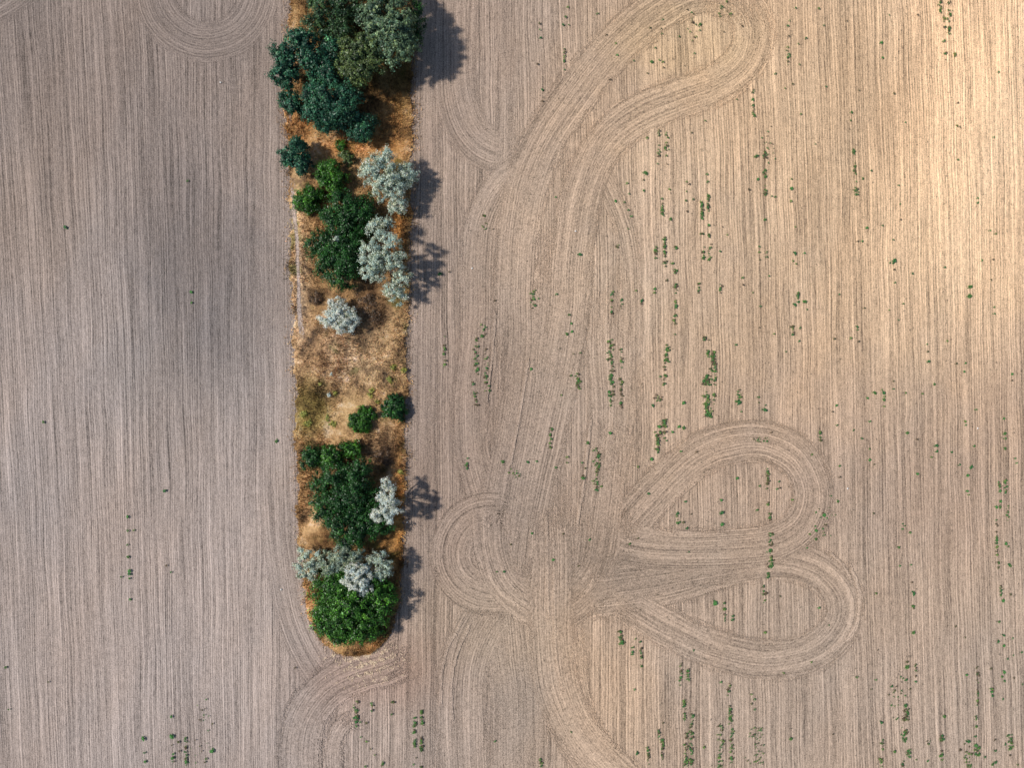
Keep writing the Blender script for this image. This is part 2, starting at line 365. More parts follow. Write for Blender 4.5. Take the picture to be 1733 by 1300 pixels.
def verge_tone(x, y):
    X = x*10+866.5; Y = 650-y*10; c = np.full((len(x), 3), 0.92)
    for cx, cy, rx, ry, k in VP:
        c = c*(1+(np.array(k)[None]-1)*blob(X, Y, cx, cy, rx, ry, 0.35 if rx > 16 else 0.1)[:, None])
    return c
tag(mesh_obj('verge', np.c_[Vx, Vy, Vz], F[:, ::-1] if True else F, M_VERGE, pcol=verge_tone(Vx, Vy), smooth=True), kind='structure')
for o in (bpy.data.objects['verge'],):
    if o.data.polygons[100].normal.z < 0: o.data.flip_normals()

WP = [(495, 300), (499, 360), (504, 420), (506, 480), (507, 530), (512, 575)]
track(WP, 9, M_RIDGE, 1.5, nx=6, endfade=4, zo=0.14, name='worn_path')
track([(496, 40), (492, 130), (492, 220)], 6, M_RIDGE, 1.3, nx=6, endfade=3, zo=0.14, name='worn_path')
# blades of dry grass
def lerp_side(t, q):
    k = t*(len(Ls)-1); a = np.floor(k).astype(int).clip(0, len(Ls)-2); f = (k-a)[:, None]
    return (Ls[a]*(1-f)+Ls[a+1]*f)*(1-q[:, None])+(Rs[a]*(1-f)+Rs[a+1]*f)*q[:, None]
nb = 190000
t_ = rng.uniform(0.09, 1, nb); q_ = rng.uniform(0, 1, nb)+np.where(rng.uniform(0, 1, nb) < 0.12, rng.normal(0, 0.035, nb), 0)
eg = rng.uniform(0, 1, nb) < 0.045; q_[eg] = rng.integers(0, 2, eg.sum())+rng.normal(0, 0.03, eg.sum()); P = lerp_side(t_, q_)
bx_, by_ = gx(P[:, 0]), gy(P[:, 1]); keep = np.sin(bx_*1.9+3*waves(bx_*2, by_*2))+rng.normal(0, 0.9, nb) > -0.9
wpx = np.interp(P[:, 1], [p[1] for p in WP], [p[0] for p in WP])
keep &= ~((np.abs(P[:, 0]-wpx-rng.normal(0, 1.5, nb)) < 4) & (P[:, 1] > 300) & (P[:, 1] < 575) & (rng.uniform(0, 1, nb) < 0.93))
bx_, by_ = bx_[keep], by_[keep]; q_ = q_[keep]; nb = len(bx_)
bz = 0.12+0.30*np.sin(np.pi*q_.clip(0, 1))**0.5
an = rng.uniform(0, 6.28, nb); hh = rng.uniform(0.12, 0.5, nb)*(1+1.1*waves(bx_*4, by_*4, 1.0)).clip(0.25, 2.2); wdt = rng.uniform(0.03, 0.075, nb)
ln_ = rng.uniform(0.1, 0.45, nb); la = rng.normal(0.6, 1.2, nb)
A = np.c_[bx_-np.cos(an)*wdt, by_-np.sin(an)*wdt, bz-0.05]; B = np.c_[bx_+np.cos(an)*wdt, by_+np.sin(an)*wdt, bz-0.05]
C_ = np.c_[bx_+np.cos(la)*ln_, by_+np.sin(la)*ln_, bz+hh]
Vb = np.stack([A, B, C_], 1).reshape(-1, 3); Fb = np.arange(nb*3).reshape(-1, 3)
tb = verge_tone(bx_, by_)*rng.uniform(0.4, 1.75, (nb, 1))*rng.normal(1, 0.06, (nb, 3))
tag(mesh_obj('dry_grass', Vb, Fb, M_BLADE, fcol=tb), 'dry orange and straw coloured grass covering the strip between the fields', 'grass', kind='stuff')

# straw lying on the soil below the tip
ns = 1900
ns = 1900; sx = np.concatenate([rng.normal(618, 26, 900), rng.normal(600, 24, 500), rng.normal(632, 24, 500)]); sy = np.concatenate([rng.normal(1128, 15, 900), rng.normal(1108, 7, 500), rng.normal(1106, 9, 500)])
kp = np.sin(sx/3.1+2*np.sin(sy/4.0))+np.sin(sy/2.7+sx/9)+rng.normal(0, 0.5, ns) > 0.35; sx, sy = sx[kp], sy[kp]; ns = len(sx)
x, y = gx(sx), gy(sy); an = rng.uniform(0, 3.14, ns); l = rng.uniform(0.08, 0.33, ns); wq = rng.uniform(0.02, 0.07, ns)
c, s = np.cos(an), np.sin(an); zz = rng.uniform(0.15, 0.19, ns)
Vs = np.stack([np.c_[x-c*l, y-s*l, zz], np.c_[x+s*wq, y-c*wq, zz+0.03], np.c_[x+c*l, y+s*l, zz+0.02], np.c_[x-s*wq, y+c*wq, zz+0.03]], 1).reshape(-1, 3)
tag(mesh_obj('straw', Vs, np.arange(ns*4).reshape(-1, 4), M_STRAW), 'pale straw scattered on the soil below the tip of the green strip', 'straw', kind='stuff')

# ---------------------------------------------------------------- trees
def tube(path, radii, seg=7):
    P = np.array(path, float); n = len(P); V = []; F = []
    for i in range(n):
        d_ = P[min(i+1, n-1)]-P[max(i-1, 0)]; d_ /= np.linalg.norm(d_)+1e-9
        a = np.cross(d_, (0.3, 0.9, 0.1)); a /= np.linalg.norm(a); b = np.cross(d_, a)
        for k in range(seg):
            th = 6.2832*k/seg; V.append(P[i]+radii[i]*(a*math.cos(th)+b*math.sin(th)))
    for i in range(n-1):
        for k in range(seg): F.append((i*seg+k, i*seg+(k+1) % seg, (i+1)*seg+(k+1) % seg, (i+1)*seg+k))
    return np.array(V), np.array(F)

COLS = {  # leaf colour, spread of brightness
    'teal':   ((0.022, 0.086, 0.046), 0.55), 'sage': ((0.10, 0.165, 0.088), 0.45), 'olive': ((0.070, 0.110, 0.036), 0.5),
    'green':  ((0.017, 0.070, 0.014), 0.5), 'bright': ((0.032, 0.108, 0.012), 0.6), 'silver': ((0.58, 0.68, 0.53), 0.30),
    'white':  ((0.72, 0.77, 0.66), 0.24), 'greysage': ((0.38, 0.45, 0.33), 0.32), 'brown': ((0.12, 0.075, 0.045), 0.25), 'dim': ((0.036, 0.082, 0.032), 0.5), 'lime': ((0.33, 0.34, 0.08), 0.2)}
def leaves(lobes, kind, clump=0.55, per=46, leaf=0.15, long=1.6, fill=0.35, dens=1.0):
    if kind in ('silver', 'white', 'greysage'): long *= 1.5; per = int(per*1.3)
    per = int(per*1.5); leaf *= 0.86; dens *= 1.35; clump *= 0.85
    """lobes: (x, y, z, r, rz) in metres. Leaf faces gathered in clumps over every lobe's surface and inside it"""
    base, spread = COLS[kind]; base = np.array(base)
    cc = []; cn = []; cr = []
    for (x, y, z, r, rz) in lobes:
        k = max(5, int(dens*2.3*(r/clump)**2*(0.5+0.5*rz/r)))
        u = rng.uniform(-0.35, 1, k); ph = rng.uniform(0, 6.283, k); sq = np.sqrt(1-u*u)
        dirn = np.c_[sq*np.cos(ph), sq*np.sin(ph), u]
        wob = 1+0.16*np.sin(3*ph+x*7)+0.10*np.sin(5*ph+y*5)+rng.normal(0, 0.15, k)
        rad = rng.uniform(0.86, 1.0, k)*wob; ins = rng.uniform(0, 1, k) < fill*0.6; rad[ins] *= rng.uniform(0.4, 0.9, ins.sum())
        p = np.array((x, y, z))+dirn*np.array((r, r, rz))*rad[:, None]
        cc.append(p); cn.append(dirn); cr.append(clump*rng.uniform(0.55, 1.25, k))
    cc = np.vstack(cc); cn = np.vstack(cn); cr = np.concatenate(cr)
    g = (np.sin(cc[:, 0]*3.1+1.7*np.sin(cc[:, 1]*2.3))+np.sin(cc[:, 1]*3.5+1.5*np.sin(cc[:, 0]*2.1+cc[:, 2]))+np.sin(cc[:, 2]*3.0+cc[:, 0]))/3
    keep = (rng.uniform(0, 1, len(cc)) > 0.08) & (g > (-0.2 if kind in ('silver', 'white', 'greysage') else -0.8)); cc, cn, cr = cc[keep], cn[keep], cr[keep]
    k = len(cc); idx = np.repeat(np.arange(k), per); n = len(idx)
    d_ = rng.normal(0, 1, (n, 3))            # every clump is a loose, lopsided spray along its own twig
    ax = rng.normal(0, 1, (k, 3))*0.8+cn; ax /= np.linalg.norm(ax, axis=1)[:, None]
    off = d_*0.47+ax[idx]*(rng.normal(0, 0.8, n)[:, None])
    p = cc[idx]+off*cr[idx][:, None]*np.array((1, 1, 0.85))
    d_ = off/np.linalg.norm(off, axis=1)[:, None]
    nm = d_*0.7+cn[idx]*0.5+np.array((0, 0, 0.45))+rng.normal(0, 0.45, (n, 3)); nm /= np.linalg.norm(nm, axis=1)[:, None]
    tg = np.cross(nm, rng.normal(0, 1, (n, 3))); tg /= np.linalg.norm(tg, axis=1)[:, None]; bt = np.cross(nm, tg)
    a = (leaf*rng.uniform(0.6, 1.4, n))[:, None]; b = a/long
    p[:, 2] = np.maximum(p[:, 2], 0.25)
    V = np.stack([p-tg*a, p-bt*b+nm*a*0.12, p+tg*a, p+bt*b+nm*a*0.12], 1).reshape(-1, 3)
    cb = rng.normal(0, 1, k)[idx]
    br = np.exp(spread*(0.6*cb+0.85*rng.normal(0, 1, n)))
    col = base[None]*br[:, None]; warm = rng.normal(0, 0.10, n)+0.07*cb
    col[:, 0] *= 1+warm; col[:, 2] *= 1-warm
    if kind in ('silver', 'white', 'greysage'):   # green upper sides show among the felted white undersides
        gsel = (rng.uniform(0, 1, n)+0.18*cb) > {'silver': 0.72, 'white': 0.86, 'greysage': 0.6}[kind]
        col[gsel] = np.array((0.10, 0.15, 0.085))*br[gsel][:, None]
    return V, np.arange(n*4).reshape(-1, 4), col.clip(0.002, 0.85)
def tree(name, label, cat, lobes, kind, h, trunk=True, group=None, crown='crown', stem='trunk', **kw):
    """lobes in photo pixels (X, Y, r, height of its top as a part of h)"""
    L = []
    for lo in lobes:
        X_, Y_, r = lo[:3]; top = h*(lo[3] if len(lo) > 3 else 1.0); r = r/10
        rz = min(r*0.95, top*0.55); z = top-rz
        x_, y_ = at(X_, Y_, z+rz*0.4); k = (H-z)/H
        L.append((x_, y_, z, r*k*0.99, rz))
    wts = np.array([l_[3]**2 for l_ in L]); cx = float((np.array([l_[0] for l_ in L])*wts).sum()/wts.sum()); cy = float((np.array([l_[1] for l_ in L])*wts).sum()/wts.sum())
    root = empty(name, (cx, cy, 0)); tag(root, label, cat, group)
    Lr = [(a-cx, b-cy, c, r, rz) for a, b, c, r, rz in L]
    V, F, c = leaves(Lr, kind, **kw)
    mesh_obj(crown, V, F, M_SILVER if kind in ('silver', 'white', 'greysage') else M_LEAF, root, fcol=c)
    if trunk:
        VV = []; FF = []; k = 0
        fork = np.array((0, 0, 0.28*h)); r0 = 0.035*h+0.05
        parts_ = [([(0, 0, -0.1), (0.03*h, 0.01*h, 0.14*h), tuple(fork)], [r0*1.25, r0, r0*0.85])]
        for (a, b, z, r, rz) in Lr:
            e = np.array((a, b, z)); mid_ = fork*0.5+e*0.5+np.array((0, 0, -0.05*h))
            parts_.append(([fork, mid_, e], [r0*0.6, r0*0.38, r0*0.18]))
            for _ in range(5):
                dd = rng.normal(0, 1, 3); dd[2] = abs(dd[2])*0.6; dd /= np.linalg.norm(dd)
                f_ = e+dd*np.array((r, r, rz))*0.85; parts_.append(([e, (e+f_)/2+rng.normal(0, 0.08, 3), f_], [r0*0.16, r0*0.10, r0*0.04]))
        for pth, rd in parts_:
            v_, f_ = tube(pth, rd); VV.append(v_); FF.append(f_+k); k += len(v_)
        mesh_obj(stem, np.vstack(VV), np.vstack(FF), M_BARK, root, smooth=True)
    return root

# top group
tree('dark_tree', 'dim olive green tree cut by the top edge, left of the tall pale green tree', 'tree', [(555, 18, 36), (530, 45, 22, 0.85), (588, -5, 30), (575, 50, 24, 0.8), (540, -15, 26)], 'dim', 6.0, per=34, dens=0.85)
tree('oak_tree', 'blue green tree leaning over the left field edge, second row from the top', 'tree', [(479, 88, 18), (478, 118, 20, 0.9), (492, 100, 16, 0.85), (487, 135, 12, 0.7)], 'teal', 7.0, clump=0.5, leaf=0.17)
tree('oak_tree', 'rounded blue green tree just above and right of the one leaning over the left field', 'tree', [(512, 72, 22), (500, 62, 13, 0.9), (528, 88, 16, 0.9), (520, 100, 14, 0.8)], 'teal', 7.5, clump=0.5, leaf=0.17)
tree('oak_tree', 'small blue green tree on the left edge below the leaning one', 'tree', [(489, 168, 16), (498, 178, 12, 0.85), (478, 165, 8, 0.8)], 'teal', 4.5, clump=0.45, leaf=0.16)
tree('oak_tree', 'dark blue green tree in the shaded centre of the top group', 'tree', [(550, 112, 22), (562, 78, 18, 0.9), (532, 128, 14, 0.8), (560, 135, 16, 0.85)], 'teal', 6.3)
tree('oak_tree', 'broad dark blue green tree at the lower end of the top group', 'tree', [(545, 165, 30), (573, 175, 28), (535, 190, 22, 0.85), (550, 205, 16, 0.7), (585, 160, 20, 0.9), (560, 195, 24, 0.8), (527, 160, 16, 0.8)], 'teal', 7.2)
tree('oak_tree', 'blue green tree sticking out at the bottom right of the top group', 'tree', [(607, 210, 22), (598, 198, 14, 0.9), (615, 222, 14, 0.8)], 'teal', 4.8)
tree('olive_green_tree', 'yellowish olive tree in the middle of the top group', 'tree', [(600, 90, 26), (620, 78, 20), (608, 118, 20, 0.9), (590, 112, 18, 0.85), (632, 100, 18, 0.9)], 'olive', 8.0, clump=0.42, leaf=0.15)
tree('sage_tree', 'tall pale green tree at the top right beside the long shadow', 'tree', [(655, 20, 30), (640, 48, 24, 0.95), (672, 45, 28), (665, 80, 24, 0.85), (625, 25, 20, 0.9), (688, 70, 18, 0.8), (650, -20, 30, 0.9)], 'sage', 9.5, clump=0.5, leaf=0.16)
tree('dark_tree', 'dark green tree on the right edge behind the tall pale green one', 'tree', [(700, 38, 18), (705, 18, 15, 0.9), (694, 62, 16, 0.85)], 'green', 6.0, dens=0.9)
# upper middle group
tree('oak_tree', 'lone blue green tree on the left edge just below the top group', 'tree', [(497, 258, 22), (488, 268, 13, 0.85), (510, 275, 15, 0.8), (503, 245, 13, 0.9)], 'teal', 4.8, clump=0.45, leaf=0.16)
tree('shrub', 'tiny dark green bush in rusty grass below the top group', 'shrub', [(577, 245, 9)], 'bright', 1.4, trunk=False, clump=0.3, leaf=0.1)
tree('shrub', 'small olive bush up against the upper green round tree', 'shrub', [(589, 268, 11), (582, 262, 7, 0.8)], 'olive', 1.8, trunk=False, clump=0.35, leaf=0.12, dens=0.8)
tree('green_tree', 'green tree with a narrow tail left of the upper silver tree', 'tree', [(558, 288, 20), (550, 300, 15, 0.9), (572, 302, 14, 0.9), (568, 322, 13, 0.8)], 'bright', 3.6, clump=0.45, leaf=0.13)
tree('green_tree', 'round green tree standing apart on the left, opposite the upper silver tree', 'tree', [(518, 336, 19), (508, 342, 12, 0.8), (530, 330, 13, 0.9), (524, 350, 12, 0.8)], 'bright', 3.0, clump=0.42, leaf=0.13)
tree('green_tree', 'broad deep green tree between the two large silver trees', 'tree', [(580, 350, 26), (602, 370, 28), (570, 380, 24, 0.9), (590, 392, 22, 0.85), (612, 350, 20, 0.85), (560, 362, 16, 0.8)], 'green', 5.2, leaf=0.14)
tree('silver_tree', 'upper large silver leaved tree with a gap in its crown', 'tree', [(630, 278, 15), (622, 292, 15, 0.9), (652, 268, 17), (660, 300, 18), (645, 318, 16, 0.95), (665, 320, 17, 0.9), (689, 290, 15, 0.75), (672, 346, 15, 0.7), (640, 300, 8, 0.8), (690, 305, 9, 0.7)], 'silver', 6.0, clump=0.42, per=60, leaf=0.12, fill=0.2, dens=1.15)
tree('green_tree', 'deep green tree left of the lower large silver tree', 'tree', [(560, 420, 28), (585, 440, 28), (575, 465, 24, 0.9), (538, 410, 20, 0.85), (595, 415, 20, 0.9), (550, 445, 20, 0.85)], 'green', 5.6, leaf=0.14)
tree('silver_tree', 'lower large silver leaved tree casting a ragged shadow to the right', 'tree', [(637, 388, 16, 0.85), (625, 425, 18, 0.95), (660, 412, 18), (645, 440, 19), (668, 440, 16, 0.9), (630, 460, 17, 0.85), (680, 470, 15, 0.7), (665, 490, 15, 0.6), (678, 500, 12, 0.5), (656, 376, 9, 0.7)], 'silver', 7.6, clump=0.42, per=50, leaf=0.12, fill=0.2)
tree('silver_tree', 'small round silver tree alone in the dry grass', 'tree', [(568, 518, 15), (555, 540, 15, 0.95), (575, 548, 15, 0.95), (592, 548, 12, 0.85), (598, 532, 9, 0.8), (580, 530, 13)], 'white', 3.6, clump=0.4, per=54, leaf=0.11, fill=0.2, dens=1.2)
tree('silver_sprig', 'tiny silver sprout on top of the deep green tree', 'shrub', [(568, 404, 4), (562, 407, 3)], 'silver', 6.2, trunk=True, clump=0.25, per=30, leaf=0.09, stem='stem')
# bushes in the open grass
tree('shrub', 'round grassy green bush, the left of the two alone in the dry grass', 'shrub', [(611, 711, 19), (622, 704, 13, 0.9), (603, 718, 11, 0.8)], 'bright', 2.2, trunk=False, clump=0.34, leaf=0.17, long=3.2, per=52)
tree('shrub', 'round dark green bush at the right edge of the dry grass', 'shrub', [(664, 690, 18), (674, 696, 13, 0.85), (668, 680, 12, 0.9)], 'green', 2.2, trunk=False, clump=0.34, leaf=0.14, per=52)
# lower middle group
tree('green_tree', 'small dark green tree at the upper left corner of the lower group', 'tree', [(520, 779, 14), (532, 776, 14, 0.95), (526, 768, 11, 0.85)], 'green', 3.0, clump=0.4, leaf=0.12)
tree('green_tree', 'yellow green tree along the upper side of the lower group', 'tree', [(562, 778, 16), (556, 765, 12, 0.9), (598, 764, 13, 0.75), (585, 758, 10, 0.7)], 'bright', 3.8, clump=0.42, leaf=0.14)
tree('green_tree', 'large dense green tree filling the lower group', 'tree', [(565, 812, 26, 0.95), (600, 815, 24), (590, 848, 34), (562, 862, 29, 0.9), (620, 852, 27, 0.9), (630, 880, 22, 0.8), (545, 850, 18, 0.75), (608, 795, 18, 0.9), (582, 892, 30, 0.9), (612, 885, 24, 0.85), (600, 908, 20, 0.75), (540, 820, 16, 0.75), (547, 875, 14, 0.7), (640, 895, 18, 0.7)], 'green', 6.0, leaf=0.14)
tree('silver_tree', 'white leaved tree on the right flank of the large dense green tree', 'tree', [(652, 818, 8, 0.85), (662, 826, 9, 0.8), (645, 840, 7, 0.8), (660, 850, 13), (650, 868, 12, 0.95), (636, 872, 8, 0.9), (668, 862, 9, 0.95), (660, 878, 8, 0.9)], 'white', 7.0, clump=0.36, per=54, leaf=0.11, fill=0.15, dens=1.2)
# bottom group
tree('silver_tree', 'grey silver tree reaching over the left field edge near the tip', 'tree', [(516, 938, 10, 0.8), (515, 962, 15), (524, 968, 13, 0.9), (538, 950, 12, 0.9), (535, 985, 9, 0.5)], 'silver', 4.2, clump=0.4, per=52, leaf=0.12, fill=0.2, dens=1.1)
tree('silver_tree', 'broad grey green silver tree in the middle of the row near the tip', 'tree', [(578, 942, 17), (560, 960, 16, 0.95), (592, 955, 15, 0.95), (552, 945, 11, 0.8), (580, 925, 10, 0.8), (605, 940, 10, 0.8)], 'greysage', 5.6, clump=0.4, per=52, leaf=0.12, fill=0.2, dens=1.1)
tree('silver_tree', 'brightest white leaved tree above the green dome at the tip', 'tree', [(605, 970, 15), (595, 985, 14, 0.95), (612, 990, 14, 0.95), (603, 1000, 11, 0.85), (620, 975, 10, 0.9)], 'white', 6.6, clump=0.36, per=56, leaf=0.11, fill=0.15, dens=1.25)
tree('silver_tree', 'white leaved tree at the right end of the row near the tip', 'tree', [(643, 950, 12), (650, 965, 11, 0.95), (638, 972, 9, 0.85), (645, 938, 7, 0.8), (626, 950, 7, 0.7)], 'silver', 5.6, clump=0.38, per=52, leaf=0.11, fill=0.15, dens=1.15)
tree('green_tree', 'dense dome of green leaves filling the rounded tip of the strip', 'tree', [(565, 1005, 36, 0.9), (595, 1025, 36), (570, 1050, 32, 0.9), (610, 1055, 32, 0.85), (638, 1030, 28, 0.85), (580, 1075, 18, 0.65), (635, 1000, 28, 0.8), (555, 1060, 22, 0.6), (600, 1000, 30, 0.85), (545, 1040, 18, 0.65), (625, 1070, 16, 0.6), (575, 990, 22, 0.85)], 'bright', 6.0, clump=0.6, leaf=0.16, dens=1.15)
# dead scrub and pale flowering clumps in the grass
for lab, X_, Y_, r in (('bare brown scrub right of the small round silver tree', 634, 536, 13), ('bare brown scrub under the foot of the lower large silver tree', 625, 508, 12),
                       ('bare greyish scrub just above left of the small round silver tree', 535, 505, 12), ('bare brown scrub right above the lower group of trees', 648, 772, 15)):
    tree('dry_scrub', lab, 'shrub', [(X_, Y_, r), (X_+r*0.5, Y_+r*0.4, r*0.6, 0.8)], 'brown', 1.0, trunk=True, clump=0.38, per=22, leaf=0.17, long=5, stem='stem', crown='twigs', dens=1.3)
for (X_, Y_, r) in ((561, 633, 2.5), (542, 651, 2.8), (557, 669, 3), (567, 666, 3.5), (629, 661, 3.5), (627, 669, 4), (666, 623, 5), (683, 627, 4), (514, 701, 6), (554, 708, 5), (562, 719, 6.5), (521, 717, 6), (639, 681, 3.5), (660, 643, 5), (678, 798, 4)):
    tree('flowering_weed', 'pale yellow green flowering clump in the open dry grass', 'plant', [(X_, Y_, r)], 'lime' if X_ != 561 and X_ != 557 else 'white', 0.8, trunk=False, clump=0.2, per=18, leaf=0.09, group='pale flowering clumps in the dry grass', crown='leaves')

# ---------------------------------------------------------------- weeds on the bare soil
PTS = {
 (1020, 0): "548,135,1 595,147,1 590,185 848,160,1 738,193 465,223 320,292 300,377,1 345,368 367,378 370,412 272,448 560,325 80,265 88,337 190,370 45,487 20,212 365,120 288,170 355,175 360,205 515,60 1175,48 1317,52,1 1348,155 1487,127 1240,232,1 1192,268 1135,330 1128,373 1200,393 1053,450 1158,513 1112,538 1363,528 1208,697 815,607 625,737 1295,880 1700,260,1 1706,353,1 1585,1090,1 1637,1043 1545,1110 1150,1093 1150,1152,1 1148,1228,1 892,1158,1 945,1095,1 540,810 405,1157,1 510,1110 525,1125 510,1170 147,1120,1 258,1058,2 247,1100 250,1165,1 270,843,1 380,900,1 345,945 392,1003 360,1215 362,1280,1 505,1225 550,1217 640,1110,1 635,1065 642,1195,1 605,1250,1 610,1280,1 640,1265,1 77,1228,1 130,1236 155,1283 160,1185 1030,1197 1052,1203 780,85 755,10 730,42",
 (1253, 0): "1080,90 905,92 1306,333,2 1573,440 1543,837 1325,975 938,570 965,1133 972,1245 1320,767,1 1337,775 1003,748 1445,1237 1445,1210 722,551 675,687,1 670,735 1325,627",
 (1253, 350): "148,77,1 333,123 770,128,1 865,115 975,78 932,202 740,210 712,210 330,285,2 388,284 113,243 113,277 115,323 158,278 158,308 335,348 318,332 937,330,2 937,385 940,463 910,342 1047,408,1 1243,370 1520,145 1555,165 1470,327 1540,322 1400,487,2 1397,545,2 1527,447 1545,613 1547,653,1 172,422 72,525 121,608 403,627 392,580,2 350,580,1 330,600,1 350,525 993,592 905,632 961,692 752,620 710,735,1 713,752 718,822,1 672,803,1 571,807 303,735 317,740 361,740 355,820 203,777 112,738 275,885 1137,840 1140,885 1147,945,1 1258,820 1315,957 1370,955 1363,1007 1180,1083,2 1108,1142 1007,1137 930,1065 932,1113 815,1138,2 773,1170,1 872,1135,1 875,1160 875,1180,1 875,1220 862,1118 585,1213,1 560,1252 110,1197 108,1163 147,1243,2 150,1212 1435,1240 1655,1022,1 1655,1063",
 (1253, 660): "187,260 160,314 235,560 220,605 238,600 315,670 100,735,1 115,587 405,965 457,912,1 420,882 460,860,1 455,832 502,848 520,825 508,765,2 525,783 500,750 550,648 591,680,1 603,465 604,533 435,395 787,193 587,216 688,245 740,298,1 787,427,1 815,455 785,360 1018,262,1 1195,341,2 1195,375,1 1163,411 1077,513,1 1075,303 1370,193,1 1372,215 1423,343 1285,380 1333,457,1 1407,470,2 1383,522,2 1382,618,1 1390,640 1605,175,1 1612,265,2 1612,297,1 1610,358,1 1583,617,1 1583,680,2 1560,717,1 1583,717,1 1675,418 1683,447 987,818 1000,830 987,850 1033,872,1 963,962,1 970,1075 1038,1070 1045,1175 1054,1245,2 1617,940,1 1632,955 810,755 1645,1250,1 1600,1288,1 1590,1225,1",
 (1253, 940): "150,472,1 430,650 537,427 240,250 138,185 477,320 1053,310,1 1054,325 1054,470,1 1015,652,1 1015,680,2 825,232 835,578 825,760 798,818 708,743 920,800,1 937,827,1 975,743 1010,760,1 1032,818 858,1020,1 563,1092 307,1120,1 85,942 65,907 85,880 65,848 1310,433 1378,730,1 1367,502 1527,692 1535,857,1 1598,878 1578,405,1 1570,528,1 1605,490,1 1605,553,1 1603,275,1 1650,240 1657,507 1628,632 1662,610 1713,593 1608,715,1 1595,743,1 1608,768,1 1667,750 1717,788 1243,985,2 1433,1107,1 1390,1138,1 1435,1160,1 1455,1175,1 1450,1215,2 1490,1232 1550,1127 1553,1193,1 1555,1265,1 1535,1280,1 1340,1190,1 1225,1195,1 1223,1220,2 1227,1250 1140,1255 1070,1248 1613,1155,1 1643,1222,1 1690,1280",
 (860, 940): "1262,293,2 1370,370,1 1370,393,1 1130,580 1660,250 1568,472 812,677,1 770,820 1297,775 1680,718 1195,1173,1 785,1210,1 385,1080 775,510 805,528,1 945,1025 430,65",
 (440, 940): "653,1023,1 617,1110 655,1137 678,1182 805,970 750,1270,1 745,1285 647,1290 1435,1135 217,687 702,1220 1492,100,1 1448,100",
 (680, 330): "1305,38,1 1357,44,1 1385,93 1400,130 1380,206 1088,365,2 945,607,1 235,483,1 290,470 1022,732,1 1035,785,1 1007,850,1 1040,835,1 1090,965 1050,973 790,1063,1 1465,645,1 1460,665 1640,145,1 1543,575,1 1543,597,1 490,865,2 975,1223 570,645 1430,585 940,14",
 (960, 330): "1030,915 1130,598,1 1205,150,1 1170,350 1217,350 1215,380 1450,653,2 1387,665,1 975,243 930,345 945,195 730,100 710,1270,2 1260,850 1170,808 1180,683 1630,880 1070,505 1072,547 1660,607",
 (680, 0): "1000,103,1 985,150,1 1020,152 840,143 843,180 846,230,1 858,547,1 860,617 1195,83 1015,43 940,1205,1 993,425 828,390 1247,212,1 1270,487,1",
 (680, 700): "1135,180,2 1010,265,1 1010,300 940,330 1100,300 1120,335 1273,120,2 615,295,1 770,298,1 823,292 925,893,1 795,732 985,735 1145,770,1 1508,490,1 665,800 625,970,1 585,972 1680,612,1 1718,665,1",
 (1020, 680): "305,25,1 465,152,1 492,158,1 425,186,1 345,153,2 213,397 297,350,1 280,567,2 503,610,1 453,685,1 493,740,1 512,773,1 537,688 723,602,1 727,677,2 728,748,1 820,467,1 478,303 572,307 1028,187 685,1235,2 525,917 215,833 165,868 828,5,2 987,50,2 845,60 1080,1190 740,1270,1 45,195,1",
 (0, 360): "403,88,2 1170,485,1 1173,552,2 270,1280,1", (0, 0): "1148,1105",
 (0, 940): "795,95,2 795,115,2 795,140,1 798,268,1 38,685,1 300,773 58,940 1047,103 1020,62 880,1120,2 885,1205 890,1260,2 1050,985,2 1053,1105,2 1100,1195,1 1052,1160 1093,1140,1 1053,1240,2 1135,1120,1 1297,1195,2 1262,1243 745,130 785,10,1",
 (0, 580): "783,1065,1 783,1148,1 820,1146 783,1235 1010,905,1 1690,600,1",
}
